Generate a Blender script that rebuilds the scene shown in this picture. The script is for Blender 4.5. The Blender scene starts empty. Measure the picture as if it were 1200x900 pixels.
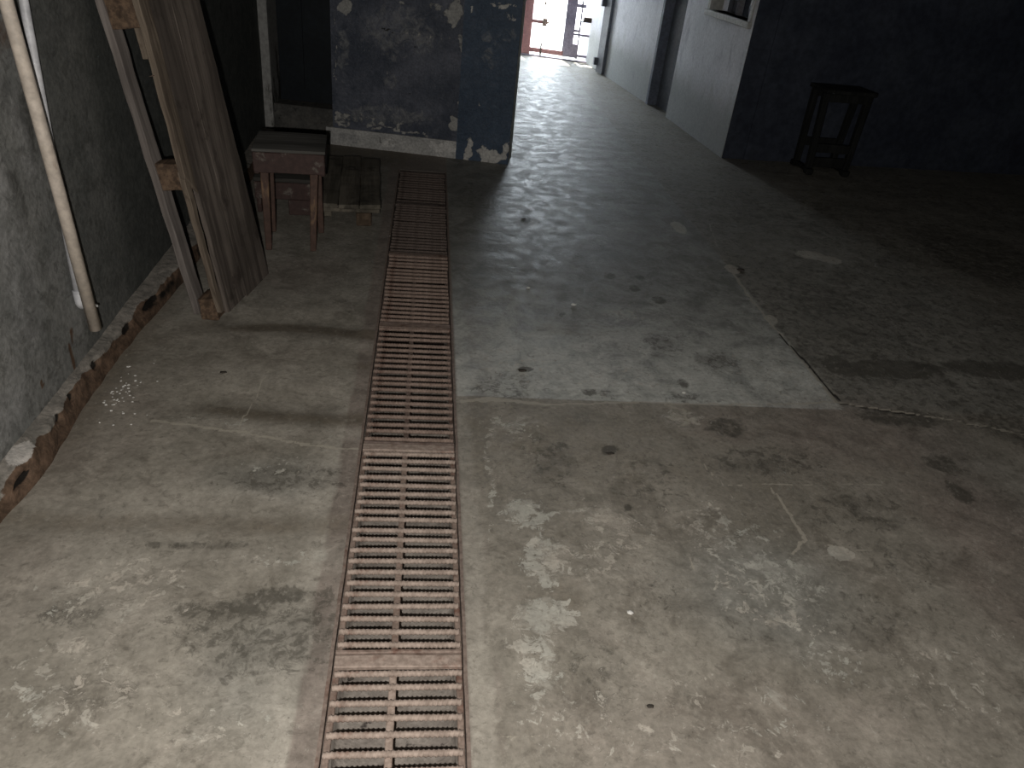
import bpy, bmesh, math, random
import numpy as np
from mathutils import Vector, Matrix, noise as mnoise

random.seed(7)
rng = np.random.default_rng(7)
S = bpy.context.scene
COL = S.collection

# ------------------------------------------------------------------ camera
F = 886.0
CAM_H = 1.5
def _n(v):
    v = np.array(v, float); return v / np.linalg.norm(v)
_fy = _n([510 - 600, -(-109 - 450), -F])
_up = -_n([435 - 600, -(1880 - 450), -F])
_up = _n(_up - _fy * (_up @ _fy))
_rx = np.cross(_fy, _up)
RC = np.array([_rx, _fy, _up])
CP = np.array([0.0, 0.0, CAM_H])
def ray(px, py): return RC @ np.array([px - 600.0, -(py - 450.0), -F])
def ground(px, py, z=0.0):
    r = ray(px, py); t = (z - CAM_H) / r[2]; return CP + r * t
def onwall(px, py, A, B):
    r = ray(px, py); A = np.array(A, float); B = np.array(B, float)
    n = np.array([-(B - A)[1], (B - A)[0]])
    return CP + r * (((A - CP[:2]) @ n) / (r[:2] @ n))

cd = bpy.data.cameras.new('camera'); cam = bpy.data.objects.new('camera', cd); COL.objects.link(cam)
cd.sensor_width = 36.0; cd.lens = F / 1200.0 * 36.0; cd.clip_start = 0.02
m = Matrix.Identity(4)
for i in range(3):
    for j in range(3): m[i][j] = RC[i][j]
m.translation = Vector(CP)
cam.matrix_world = m
S.camera = cam

S.view_settings.view_transform = 'Standard'
S.view_settings.look = 'None'
S.view_settings.gamma = 1.0
S.view_settings.exposure = 0.0
S.view_settings.use_curve_mapping = False
try:
    S.cycles.use_denoising = True
    S.cycles.max_bounces = 8
    S.cycles.diffuse_bounces = 5
    S.cycles.sample_clamp_indirect = 4.0
    S.cycles.caustics_reflective = False
    S.cycles.caustics_refractive = False
except Exception:
    pass

# ------------------------------------------------------------------ numpy noise
def _hash(ix, iy, seed):
    h = (ix * 374761393 + iy * 668265263 + seed * 974711) & 0xFFFFFFFF
    h = ((h ^ (h >> 13)) * 1274126177) & 0xFFFFFFFF
    return ((h ^ (h >> 16)) & 0xFFFF) / 65535.0
def vnoise(x, y, seed=0):
    ix = np.floor(x).astype(np.int64); iy = np.floor(y).astype(np.int64)
    fx = x - ix; fy = y - iy
    fx = fx * fx * (3 - 2 * fx); fy = fy * fy * (3 - 2 * fy)
    a = _hash(ix, iy, seed); b = _hash(ix + 1, iy, seed); c = _hash(ix, iy + 1, seed); d = _hash(ix + 1, iy + 1, seed)
    return (a * (1 - fx) + b * fx) * (1 - fy) + (c * (1 - fx) + d * fx) * fy
def fbm(x, y, seed=0, octv=4):
    s = 0; a = .5; t = 0
    for o in range(octv):
        s = s + a * vnoise(x * 2 ** o, y * 2 ** o, seed + o * 17); t += a; a *= .55
    return s / t
def sstep(a, b, v):
    t = np.clip((v - a) / (b - a), 0, 1); return t * t * (3 - 2 * t)

# ------------------------------------------------------------------ materials
class NT:
    def __init__(self, name, rough=.8, spec=.3, metal=0.0):
        self.m = bpy.data.materials.new(name); self.m.use_nodes = True
        self.t = self.m.node_tree; self.b = self.t.nodes['Principled BSDF']
        self.b.inputs['Roughness'].default_value = rough
        self.b.inputs['Specular IOR Level'].default_value = spec
        self.b.inputs['Metallic'].default_value = metal
        self._c = None
    def n(self, kind, **kw):
        x = self.t.nodes.new(kind)
        for k, v in kw.items(): setattr(x, k, v)
        return x
    def l(self, a, b): self.t.links.new(a, b)
    def coord(self):
        if self._c is None: self._c = self.n('ShaderNodeTexCoord').outputs['Object']
        return self._c
    def mapped(self, scale=(1, 1, 1), rot=(0, 0, 0), loc=(0, 0, 0)):
        x = self.n('ShaderNodeMapping'); self.l(self.coord(), x.inputs[0])
        x.inputs['Scale'].default_value = scale; x.inputs['Rotation'].default_value = rot; x.inputs['Location'].default_value = loc
        return x.outputs[0]
    def noise(self, scale, detail=5, rough=.6, vec=None, dist=0.0):
        x = self.n('ShaderNodeTexNoise'); self.l(vec or self.coord(), x.inputs['Vector'])
        x.inputs['Scale'].default_value = scale; x.inputs['Detail'].default_value = detail
        x.inputs['Roughness'].default_value = rough; x.inputs['Distortion'].default_value = dist
        return x.outputs[0]
    def voro(self, scale, vec=None, feature='F1'):
        x = self.n('ShaderNodeTexVoronoi', feature=feature); self.l(vec or self.coord(), x.inputs['Vector'])
        x.inputs['Scale'].default_value = scale
        return x.outputs['Distance']
    def math(self, op, a, b=None, clamp=False):
        x = self.n('ShaderNodeMath', operation=op, use_clamp=clamp)
        for i, v in enumerate((a, b)):
            if v is None: continue
            if isinstance(v, (int, float)): x.inputs[i].default_value = v
            else: self.l(v, x.inputs[i])
        return x.outputs[0]
    def rng(self, v, a, b, c=0.0, d=1.0):
        x = self.n('ShaderNodeMapRange', interpolation_type='SMOOTHSTEP'); self.l(v, x.inputs['Value'])
        x.inputs['From Min'].default_value = a; x.inputs['From Max'].default_value = b
        x.inputs['To Min'].default_value = c; x.inputs['To Max'].default_value = d
        return x.outputs['Result']
    def mix(self, f, a, b, mode='MIX'):
        x = self.n('ShaderNodeMix', data_type='RGBA', blend_type=mode)
        for sock, v in ((x.inputs[0], f), (x.inputs[6], a), (x.inputs[7], b)):
            if isinstance(v, (int, float)): sock.default_value = v
            elif isinstance(v, (tuple, list)): sock.default_value = (*v, 1) if len(v) == 3 else v
            else: self.l(v, sock)
        return x.outputs[2]
    def attr(self, name):
        x = self.n('ShaderNodeAttribute', attribute_name=name); s = self.n('ShaderNodeSeparateColor')
        self.l(x.outputs['Color'], s.inputs[0]); return s.outputs
    def color(self, c): self.l(c, self.b.inputs['Base Color'])
    def rough(self, r): self.l(r, self.b.inputs['Roughness'])
    def bump(self, h, strength=.3, dist=.01):
        x = self.n('ShaderNodeBump'); x.inputs['Strength'].default_value = strength; x.inputs['Distance'].default_value = dist
        self.l(h, x.inputs['Height']); self.l(x.outputs[0], self.b.inputs['Normal'])

def mat_mottled(name, c1, c2, scale=6, rough=.8, spec=.3, metal=0, bump=.25, c3=None, s3=20, t3=.6, bdist=.004):
    k = NT(name, rough, spec, metal)
    n1 = k.noise(scale, 6, .65); n2 = k.noise(scale * 7, 4, .6)
    c = k.mix(k.rng(n1, .32, .68), c1, c2)
    if c3: c = k.mix(k.rng(k.noise(s3, 4, .65, dist=.4), t3, t3 + .1), c, c3)
    c = k.mix(.55, c, k.mix(k.rng(n2, .25, .75), (.55, .55, .55), (1.3, 1.3, 1.3)), 'MULTIPLY')
    k.color(c)
    if bump: k.bump(k.math('ADD', n1, k.math('MULTIPLY', n2, .5)), bump, bdist)
    return k.m

def mat_wood(name, dark, light, axis=2, scale=9, rough=.8, stain=None, t=.6, spec=.25, bump=.45):
    k = NT(name, rough, spec)
    sc = [scale, scale, scale]; sc[axis] = scale * .06
    v = k.mapped(tuple(sc))
    g = k.noise(3.2, 8, .7, vec=v, dist=.35)
    big = k.noise(2.5, 3, .5)
    c = k.mix(k.rng(g, .36, .62), dark, light)
    c = k.mix(k.math('MULTIPLY', k.rng(k.noise(1.3, 6, .65, vec=v, dist=.2), .48, .60), .6), c, tuple(x * .55 for x in dark))
    c = k.mix(k.math('MULTIPLY', k.rng(big, .4, .7), .5), c, tuple(x * .45 for x in dark))
    if stain: c = k.mix(k.math('MULTIPLY', k.rng(k.noise(7, 5, .65), t, t + .12), .8), c, stain)
    k.color(c); k.bump(g, bump, .004)
    return k.m

def mat_paint_worn(name, paint, under, scale=9, t=.55, rough=.6, spec=.4, axis=None):
    k = NT(name, rough, spec)
    sc = [1, 1, 1]
    if axis is not None: sc[axis] = .25
    n = k.noise(scale, 7, .7, vec=k.mapped(tuple(sc)), dist=.3)
    c = k.mix(k.rng(n, t, t + .08), paint, under)
    c = k.mix(.5, c, k.mix(k.rng(k.noise(40, 3), .3, .7), (.6, .6, .6), (1.3, 1.3, 1.3)), 'MULTIPLY')
    k.color(c); k.bump(n, .3, .003)
    return k.m

# ------------------------------------------------------------------ mesh helpers
def link(name, bm, mat, parent=None, smooth=False, base=None):
    me = bpy.data.meshes.new(name)
    if base is not None: bmesh.ops.translate(bm, vec=-Vector(base), verts=bm.verts)
    bm.normal_update(); bm.to_mesh(me); bm.free()
    if smooth:
        for p in me.polygons: p.use_smooth = True
    me.materials.append(mat)
    o = bpy.data.objects.new(name, me); COL.objects.link(o)
    if parent is not None: o.parent = parent
    elif base is not None: o.location = base
    return o
def thing(name, label, cat, loc=(0, 0, 0), rot=(0, 0, 0), group=None):
    o = bpy.data.objects.new(name, None); COL.objects.link(o)
    o.location = loc; o.rotation_euler = rot; o.empty_display_size = .05
    o['label'] = label; o['category'] = cat
    if group: o['group'] = group
    return o
def tag(o, label, cat, group=None, kind=None):
    o['label'] = label; o['category'] = cat
    if group: o['group'] = group
    if kind: o['kind'] = kind
    return o
def struct(o): o['kind'] = 'structure'; return o

def add_hexa(bm, c8):
    vs = [bm.verts.new(tuple(p)) for p in c8]
    for f in ((0, 3, 2, 1), (4, 5, 6, 7), (0, 1, 5, 4), (1, 2, 6, 5), (2, 3, 7, 6), (3, 0, 4, 7)):
        bm.faces.new([vs[i] for i in f])
    return vs
def add_box(bm, x0, x1, y0, y1, z0, z1):
    return add_hexa(bm, [(x0, y0, z0), (x1, y0, z0), (x1, y1, z0), (x0, y1, z0), (x0, y0, z1), (x1, y0, z1), (x1, y1, z1), (x0, y1, z1)])
def bevel(bm, w=.004, seg=2):
    bmesh.ops.bevel(bm, geom=list(bm.edges), offset=w, segments=seg, affect='EDGES', profile=.6)
def rough_up(bm, amp, freq=14, seed=0):
    for v in bm.verts:
        p = v.co * freq + Vector((seed * 3.1, seed * 1.7, seed))
        v.co += Vector(mnoise.noise_vector(p)) * amp
def cut(bm, n=2, long_only=None):
    es = [e for e in bm.edges if long_only is None or e.calc_length() > long_only]
    bmesh.ops.subdivide_edges(bm, edges=es, cuts=n, use_grid_fill=True)
def plank(x0, x1, y0, y1, z0, z1, bev=.004, amp=.002, seed=0, cuts=5):
    """a sawn board: subdivided along its longest side, slightly bowed and worn"""
    bm = bmesh.new(); add_box(bm, x0, x1, y0, y1, z0, z1)
    L = max(x1 - x0, y1 - y0, z1 - z0)
    bmesh.ops.subdivide_edges(bm, edges=[e for e in bm.edges if e.calc_length() > L * .95], cuts=cuts, use_grid_fill=True)
    bevel(bm, bev, 1); rough_up(bm, amp, 11, seed)
    return bm
def tube(bm, pts, r, seg=12, caps=True):
    pts = [Vector(p) for p in pts]; rings = []
    rr = r if isinstance(r, (list, tuple)) else [r] * len(pts)
    ref = None
    for i, p in enumerate(pts):
        t = (pts[min(i + 1, len(pts) - 1)] - pts[max(i - 1, 0)]).normalized()
        if ref is None: ref = t.orthogonal().normalized()
        ref = (ref - t * ref.dot(t)).normalized()
        b = t.cross(ref)
        rings.append([bm.verts.new(p + (ref * math.cos(a) + b * math.sin(a)) * rr[i]) for a in [2 * math.pi * k / seg for k in range(seg)]])
    for a, b in zip(rings, rings[1:]):
        for k in range(seg): bm.faces.new((a[k], a[(k + 1) % seg], b[(k + 1) % seg], b[k]))
    if caps:
        bm.faces.new(rings[0][::-1]); bm.faces.new(rings[-1])
def blob(bm, c, r, seed, sub=2, sq=(1, 1, 1)):
    g = bmesh.ops.create_icosphere(bm, subdivisions=sub, radius=1)
    for v in g['verts']:
        d = 1 + .45 * mnoise.noise(v.co * 1.6 + Vector((seed, seed * 2.3, 1)))
        v.co = Vector((v.co.x * sq[0], v.co.y * sq[1], v.co.z * sq[2])) * r * d + Vector(c)

def grid_mesh(name, us, vs, pos, mat, attrs=None, hole=None, smooth=True, parent=None):
    """a dense surface over parameters u,v; pos(U,V)->X,Y,Z ; attrs = {name: (a,b,c) arrays}"""
    U, V = np.meshgrid(us, vs); X, Y, Z = pos(U, V)
    nu, nv = len(us), len(vs)
    co = np.stack([X, Y, Z], -1).reshape(-1, 3).astype(np.float32)
    idx = np.arange(nu * nv).reshape(nv, nu)
    q = np.stack([idx[:-1, :-1], idx[:-1, 1:], idx[1:, 1:], idx[1:, :-1]], -1).reshape(-1, 4)
    if hole is not None:
        cu = (U[:-1, :-1] + U[1:, 1:]) / 2; cv = (V[:-1, :-1] + V[1:, 1:]) / 2
        q = q[~hole(cu, cv).reshape(-1)]
    me = bpy.data.meshes.new(name)
    me.vertices.add(len(co)); me.vertices.foreach_set('co', co.reshape(-1))
    me.loops.add(len(q) * 4); me.loops.foreach_set('vertex_index', q.reshape(-1).astype(np.int32))
    me.polygons.add(len(q)); me.polygons.foreach_set('loop_start', np.arange(0, len(q) * 4, 4, dtype=np.int32))
    me.update(calc_edges=True); me.validate()
    if smooth: me.polygons.foreach_set('use_smooth', np.ones(len(q), bool))
    for k, ch in (attrs or {}).items():
        a = me.color_attributes.new(k, 'FLOAT_COLOR', 'POINT')
        d = np.ones((nu * nv, 4), np.float32)
        for i, c in enumerate(ch): d[:, i] = np.asarray(c).reshape(-1)
        a.data.foreach_set('color', d.reshape(-1))
    me.materials.append(mat)
    o = bpy.data.objects.new(name, me); COL.objects.link(o)
    if parent is not None: o.parent = parent
    return o

def seglines(X, Y, pts):
    """distance field to a polyline"""
    d = np.full(X.shape, 9.0)
    for (ax, ay), (bx, by) in zip(pts, pts[1:]):
        vx, vy = bx - ax, by - ay; L2 = vx * vx + vy * vy + 1e-9
        t = np.clip(((X - ax) * vx + (Y - ay) * vy) / L2, 0, 1)
        d = np.minimum(d, np.hypot(X - ax - t * vx, Y - ay - t * vy))
    return d

# ================================================================== FLOOR
DX0, DX1, DY0, DY1 = -.175, .138, .36, 5.06        # the drain slot
WALLX = -1.13

def build_floor():
    k = NT('worn_concrete', .6, .35)
    A = k.attr('StainA'); B = k.attr('StainB'); Cc = k.attr('StainShadeC')
    n1 = k.noise(2.2, 7, .65); n2 = k.noise(11, 6, .68, dist=.5); n3 = k.noise(55, 5, .65); n4 = k.noise(4.5, 6, .7, dist=.8); n5 = k.noise(16, 8, .72, dist=.4); n6 = k.noise(30, 6, .7, dist=.8)
    def ragged(field, nz, amp, a, b): return k.rng(k.math('ADD', field, k.math('MULTIPLY', k.math('SUBTRACT', nz, .5), amp)), a, b)
    n7 = k.noise(6.5, 9, .72, dist=.45); n8 = k.noise(26, 8, .72, dist=.5)
    base = k.mix(k.rng(n1, .3, .7), (.228, .209, .174), (.335, .309, .265))
    base = k.mix(k.math('MULTIPLY', k.rng(n4, .48, .62), .6), base, (.165, .147, .12))
    base = k.mix(k.math('MULTIPLY', k.rng(n7, .52, .60), .35), base, (.36, .325, .28))
    # cooler, greyer screed of the middle slab
    cool = k.mix(k.rng(n7, .38, .62), (.165, .17, .155), (.31, .315, .295))
    cool = k.mix(k.attr('PaleTone')[0], cool, k.mix(k.rng(n7, .36, .56), (.34, .345, .325), (.54, .545, .51)))
    base = k.mix(B[1], base, cool)
    # reddish tint
    base = k.mix(k.math('MULTIPLY', A[2], .6), base, k.mix(k.rng(n7, .4, .6), (.165, .128, .112), (.25, .198, .172)))
    # smooth cement strip along the drain
    base = k.mix(k.math('MULTIPLY', B[2], .85), base, k.mix(k.rng(n2, .3, .7), (.205, .172, .15), (.27, .23, .20)))
    base = k.mix(k.math('MULTIPLY', k.attr('PaleTone')[1], k.rng(n7, .3, .6, .45, .9)), base, (.42, .39, .34))
    # brown dirt and the painted shade of the hollows
    base = k.mix(k.math('MULTIPLY', ragged(Cc[0], n2, .8, .25, .8), .75), base, (.135, .112, .082))
    # dark damp stains, ragged
    dk = ragged(A[1], n7, 2.0, .30, .68)
    base = k.mix(k.math('MULTIPLY', dk, .5), base, (.082, .076, .062))
    dk2 = ragged(A[1], n8, 2.6, .40, .66)
    base = k.mix(k.math('MULTIPLY', dk2, .6), base, (.07, .064, .052))
    # pale lime deposit, ragged and branching
    lt = k.math('MAXIMUM', ragged(A[0], n8, 2.4, .46, .56), k.math('MULTIPLY', ragged(A[0], n7, 2.2, .45, .60), .42))
    base = k.mix(k.math('MULTIPLY', lt, .85), base, k.mix(k.rng(n1, .4, .6), (.46, .45, .40), (.48, .435, .375)))
    # fine mottling and specks
    n9 = k.noise(48, 7, .7, vec=k.mapped((1, 1.5, 1), (0, 0, .5)), dist=.3); n10 = k.noise(38, 7, .72, vec=k.mapped((1.4, 1, 1), (0, 0, -.6), (3, 5, 0)), dist=.3)
    patchy = k.rng(k.noise(2.9, 4, .6), .38, .6, .35, 1)
    base = k.mix(k.math('MULTIPLY', k.math('MULTIPLY', k.rng(n9, .56, .63), .42), patchy), base, (.115, .104, .085))
    base = k.mix(k.math('MULTIPLY', k.math('MULTIPLY', k.rng(n10, .57, .64), .42), patchy), base, (.42, .395, .345))
    base = k.mix(k.math('MULTIPLY', k.rng(n6, .56, .64), .4), base, (.12, .107, .088))
    base = k.mix(k.math('MULTIPLY', k.rng(n5, .58, .66), .3), base, (.39, .36, .315))
    base = k.mix(.45, base, k.mix(k.rng(n3, .25, .75), (.62, .61, .6), (1.3, 1.3, 1.3)), 'MULTIPLY')
    base = k.mix(.6, base, k.mix(k.rng(n2, .28, .72), (.72, .72, .71), (1.22, 1.22, 1.22)), 'MULTIPLY')
    sp = k.rng(k.voro(22, vec=k.mapped((1, 1, 0))), .07, .02)
    base = k.mix(k.math('MULTIPLY', k.math('MULTIPLY', sp, .8), k.rng(k.noise(3.7, 2), .5, .6)), base, (.07, .06, .05))
    # cracks: pale thin broken lines, dark open ones
    base = k.mix(k.math('MULTIPLY', ragged(B[0], n8, 1.5, .50, .66), .7), base, (.42, .385, .32))
    base = k.mix(ragged(Cc[1], n3, .4, .45, .7), base, (.035, .03, .025))
    k.color(base)
    k.rough(k.math('ADD', k.rng(n2, .3, .7, .55, .78), k.math('MULTIPLY', Cc[2], -.12)))
    h = k.math('ADD', k.math('MULTIPLY', n2, .6), k.math('ADD', k.math('MULTIPLY', n3, .15), k.math('MULTIPLY', n7, .6)))
    h = k.math('ADD', h, k.math('MULTIPLY', lt, .15))
    k.bump(h, .40, .012)

    def span(*segs):
        out = [segs[0][0]]
        for a, b, s in segs:
            n = max(1, int(round((b - a) / s))); out += list(a + (b - a) * (np.arange(1, n + 1) / n))
        return np.array(out)
    us = span((WALLX, DX0, .009), (DX0, DX1, .313), (DX1, 1.95, .010), (1.95, 3.4, .03), (3.4, 7.0, .12))
    vs = span((-2.2, .36, .2), (.36, .8, .04), (.8, 3.7, .010), (3.7, 5.06, .017), (5.06, 7.0, .03), (7.0, 10.7, .06))
    X, Y = np.meshgrid(us, vs)
    wx = (fbm(X * 6, Y * 6, 3) - .5) * .07; wy = (fbm(X * 6, Y * 6, 9) - .5) * .07
    Xw, Yw = X + wx, Y + wy
    Xf, Yf = X + (fbm(X * 22, Y * 22, 41, 3) - .5) * .02, Y + (fbm(X * 22, Y * 22, 47, 3) - .5) * .02
    zero = np.zeros_like(X)
    def ell(px, py, rx, ry, soft=.6, rot=0, warp=True):
        """soft ellipse given by its picture centre and pixel radii, on the ground"""
        c = ground(px, py); ex = ground(px + rx, py); ey = ground(px, py - ry) if py - ry > 30 else ground(px, 30)
        a = np.hypot(*(ex - c)[:2]); b = np.hypot(*(ey - c)[:2])
        xx, yy = (Xw, Yw) if warp else (X, Y)
        cr, sr = math.cos(rot), math.sin(rot)
        u = ((xx - c[0]) * cr + (yy - c[1]) * sr) / a; v = (-(xx - c[0]) * sr + (yy - c[1]) * cr) / b
        return 1 - sstep(1 - soft, 1 + soft * .6, np.hypot(u, v))
    def line(pxs, w=.006, warp='f'):
        P = [tuple(ground(*p)[:2]) for p in pxs]
        xx, yy = (Xf, Yf) if warp == 'f' else (X, Y)
        return 1 - sstep(w * .4, w * 1.6, seglines(xx, yy, P))
    def M(*a):
        o = zero
        for x in a: o = np.maximum(o, x)
        return o
    L = lambda s, x: s * x
    right = (X > .2)
    # ---- pale deposits
    light = M(L(.62, ell(612, 604, 34, 22)), L(.6, ell(630, 655, 34, 36)), L(.7, ell(640, 722, 42, 26)), L(.55, ell(625, 780, 40, 50)),
              L(.45, ell(690, 660, 40, 25)), L(.5, ell(800, 490, 34, 12)), L(.42, ell(600, 500, 50, 18)),
              L(.38, ell(845, 620, 75, 42)), L(.41, ell(905, 690, 95, 55)), L(.37, ell(980, 765, 60, 40)), L(.38, ell(720, 620, 60, 40)),
              L(.3, ell(820, 840, 220, 70)), L(.33, ell(650, 860, 70, 50)), L(.38, ell(1165, 745, 30, 12)),
              L(.32, ell(330, 545, 70, 14)), L(.42, ell(140, 690, 110, 50)), L(.35, ell(330, 650, 90, 18)), L(.4, ell(90, 800, 120, 60)),
              L(.35, ell(240, 860, 100, 40)), L(.3, ell(260, 490, 80, 10)), L(.28, ell(690, 440, 160, 22)), L(.3, ell(900, 440, 80, 30)),
              L(.35, ell(730, 368, 50, 8)), L(.3, ell(590, 420, 60, 20)), L(.3, ell(1120, 800, 80, 60)),
              L(.45, line([(575, 500), (570, 540), (578, 575), (572, 632)], .012)), L(.5, line([(690, 596), (640, 604), (585, 602)], .012)),
              L(.5, line([(602, 735), (645, 738), (660, 720)], .014)))
    dl = DX0 - X + (fbm(X * 9, Y * 9, 5) - .5) * .02
    lfm = X < DX0
    pale_lit = np.where(lfm, M(.75 * sstep(.052, .060, dl) * (1 - sstep(.06, .20, dl)) * sstep(2.9, 2.2, Y),
                            .55 * np.exp(-((Y - 2.09 - .03 * np.sin(X * 5)) / .04) ** 2) * sstep(-.95, -.6, X), .45 * np.exp(-((Y - 1.5) / .06) ** 2) * sstep(-.8, -.5, X),  # pale bands: light on the ridges between hollows, painted in
                            .5 * np.exp(-((Y - 2.66) / .04) ** 2) * sstep(-.7, -.5, X), .45 * ell(300, 440, 110, 18), .5 * ell(110, 690, 130, 60), .35 * ell(200, 600, 160, 30)), .55 * sstep(.065, .045, X - DX1 + (fbm(X * 14, Y * 14, 6) - .5) * .05) * (X > DX1) * sstep(3.2, 1.4, Y))
    # crisp pale repair patches and footprints
    patch = M(ell(990, 651, 17, 8, .2), ell(951, 299, 16, 5, .2), ell(972, 304, 12, 4, .2), ell(797, 267, 8, 7, .3), ell(862, 316, 9, 5, .4), ell(903, 374, 6, 5, .4))
    light = np.maximum(light, 1.0 * patch)
    # ---- dark stains
    dark = M(L(.55, ell(850, 500, 32, 14)), L(.42, ell(590, 455, 55, 26)), L(.4, ell(640, 540, 60, 40)), L(.34, ell(760, 560, 70, 50)),
             L(1.0, ell(1045, 433, 75, 11)), L(.85, ell(1165, 434, 70, 10)), L(.95, ell(985, 428, 22, 12)), L(.65, ell(1060, 490, 70, 12)), L(.55, ell(1180, 500, 60, 20)),
             L(.6, ell(1105, 545, 24, 12)), L(.7, ell(1118, 577, 16, 12)), L(.45, ell(900, 540, 90, 24)), L(.4, ell(1000, 600, 90, 30)),
             L(.5, ell(775, 403, 28, 12)), L(.5, ell(800, 465, 28, 9)), L(.5, ell(712, 462, 14, 7)), L(.65, ell(797, 448, 9, 8)), L(.5, ell(845, 425, 30, 14)),
             L(.75, ell(718, 325, 9, 4)), L(.7, ell(748, 326, 6, 4)), L(.75, ell(742, 338, 8, 4)), L(.75, ell(772, 352, 11, 4)), L(.5, ell(675, 302, 11, 4)),
             L(.85, ell(717, 531, 9, 6, .3)), L(.6, ell(762, 574, 8, 7)), L(.85, ell(738, 594, 6, 4, .3)), L(.85, ell(615, 435, 11, 5, .3)), L(.7, ell(692, 460, 10, 5)),
             L(.8, ell(615, 257, 6, 5, .3)), L(.7, ell(660, 368, 4, 3)), L(.7, ell(868, 317, 8, 4, .4)), L(.6, ell(707, 289, 5, 2)),
             L(.45, ell(270, 720, 95, 22)), L(.5, ell(330, 700, 70, 14)), L(.4, ell(120, 800, 70, 30)), L(.45, ell(330, 760, 60, 30)), L(.42, ell(330, 560, 90, 20)),
             L(.45, ell(90, 720, 60, 25)), L(.4, ell(230, 640, 110, 8)), L(.35, ell(1000, 720, 120, 40)), L(.35, ell(700, 800, 50, 60)), L(.4, ell(880, 730, 40, 30)),
             L(.4, ell(560, 230, 40, 25)), L(.55, ell(1150, 300, 90, 40)), L(.4, ell(900, 250, 120, 30)), L(.36, ell(1060, 660, 60, 30)), L(.5, ell(262, 436, 6, 2)),
             L(.4, ell(320, 740, 150, 60)), L(.3, ell(780, 700, 60, 30)))
    # ---- brown dirt, with shade in the left side's hollows painted as bands
    lf = X < DX0
    dirt = np.where(lf, M(np.exp(-((Y - 2.77 - .02 * np.sin(X * 9)) / .05) ** 2) * sstep(-.95, -.6, X),
                          .75 * np.exp(-((Y - 2.18 - .04 * np.sin(X * 5)) / .055) ** 2) * sstep(-.9, -.6, X),
                          .55 * np.exp(-((Y - 1.63) / .07) ** 2), .6 * np.exp(-((Y - 2.5) / .05) ** 2) * sstep(-.4, -.2, X),
                          .6 * (1 - sstep(0, .2, X - WALLX - .05)) * sstep(1.5, 2.1, Y)), 0)
    dirt = M(dirt, .8 * ell(400, 170, 120, 30), .5 * ell(560, 500, 22, 60),   .38 * ell(720, 530, 230, 55), .38 * ell(960, 560, 200, 60), .45 * ell(650, 700, 60, 30), .4 * ell(690, 385, 90, 14))
    # ---- tints
    pink = M(L(.7, ell(1010, 510, 130, 40)), L(.8, ell(1150, 610, 80, 60)), L(.6, ell(1180, 700, 60, 50)), L(.6, ell(850, 500, 50, 20)), L(.3, ell(20, 680, 60, 60)),
             L(.3, ell(860, 860, 300, 60)), L(.3, ell(560, 400, 18, 60)), L(.35, ell(350, 320, 60, 20)), L(.3, ell(120, 500, 60, 60)))
    # ---- slabs: middle slab beyond the joint (cool grey) and the darker bay right of the open crack
    jy = ground(760, 472)[1]; cx = 1.65
    mid = sstep(jy - .006, jy + .006, Y + (Xf - X) * .3) * (X > DX1) * sstep(cx + .006, cx - .006, X + (Xf - X) * .3)
    bay = sstep(cx - .005, cx + .005, X) * sstep(jy - .02, jy + .02, Y)
    bay = M(bay, L(.6, ell(1150, 560, 60, 60)))
    coolm = np.clip(mid * (.75 + .2 * sstep(5.2, 2.4, Y)) + .35 * ell(330, 560, 90, 26) + .25 * lf * sstep(2.6, 3.2, Y) + .5 * ell(900, 690, 110, 60) + .4 * bay + .3 * ell(330, 780, 110, 80), 0, 1)
    scr = mid * (1 - sstep(2.5, 3.35, Y + (fbm(X * 2, Y * 2, 91) - .5) * .6))
    dark = np.where(lf, dark * 1.18, dark)
    dark = np.maximum(dark, .38 * bay * (.6 + .8 * fbm(X * 1.5, Y * 1.5, 77)))
    strip = M(sstep(.065, .05, DX0 - X + (fbm(X * 9, Y * 9, 5) - .5) * .02) * lf * (Y < 5.2), sstep(.07, .05, X - DX1 + (fbm(X * 14, Y * 14, 6) - .5) * .06) * right * (Y < 5.2))
    strip = np.where(lf, strip, strip * .55); strip = np.where((X > DX0 - .001) & (X < DX1 + .001), 1, strip)
    # ---- cracks and joints
    pale = M(line([(541, 469), (640, 474), (760, 472), (880, 474), (978, 471)], .006), line([(985, 472), (1040, 480), (1095, 489), (1190, 508), (1240, 520)], .006),
             line([(858, 318), (880, 350), (905, 380), (938, 420), (962, 448), (980, 471)], .008), .8 * line([(848, 569), (930, 567), (1070, 569)], .004),
             .9 * line([(905, 572), (925, 600), (942, 632), (930, 650)], .006), .8 * line([(820, 540), (848, 568), (862, 590)], .004), .7 * line([(942, 632), (1000, 645), (1040, 646)], .004),
             .8 * line([(640, 474), (575, 467), (541, 470)], .012), .9 * line([(180, 492), (240, 500), (290, 508), (360, 522), (430, 528)], .008), .7 * line([(315, 435), (300, 462), (280, 500)], .006),
             .8 * line([(780, 475), (800, 480), (806, 496), (795, 500)], .01), .6 * line([(600, 868), (615, 880), (620, 900)], .006), .6 * line([(585, 866), (640, 862)], .008),
             .6 * line([(830, 260), (845, 300), (858, 318)], .008), .6 * line([(800, 640), (830, 700), (850, 740)], .004), .45 * line([(860, 185), (930, 235), (1010, 290), (1100, 350)], .01))
    opencr = M(line([(912, 390), (942, 420), (966, 450), (984, 469)], .006), .9 * line([(984, 472), (1020, 478), (1075, 487)], .005), .8 * line([(1075, 487), (1150, 500)], .003))
    gloss = M(sstep(2.6, 4.2, Y) * (X > .3), .4 * mid)
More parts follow.
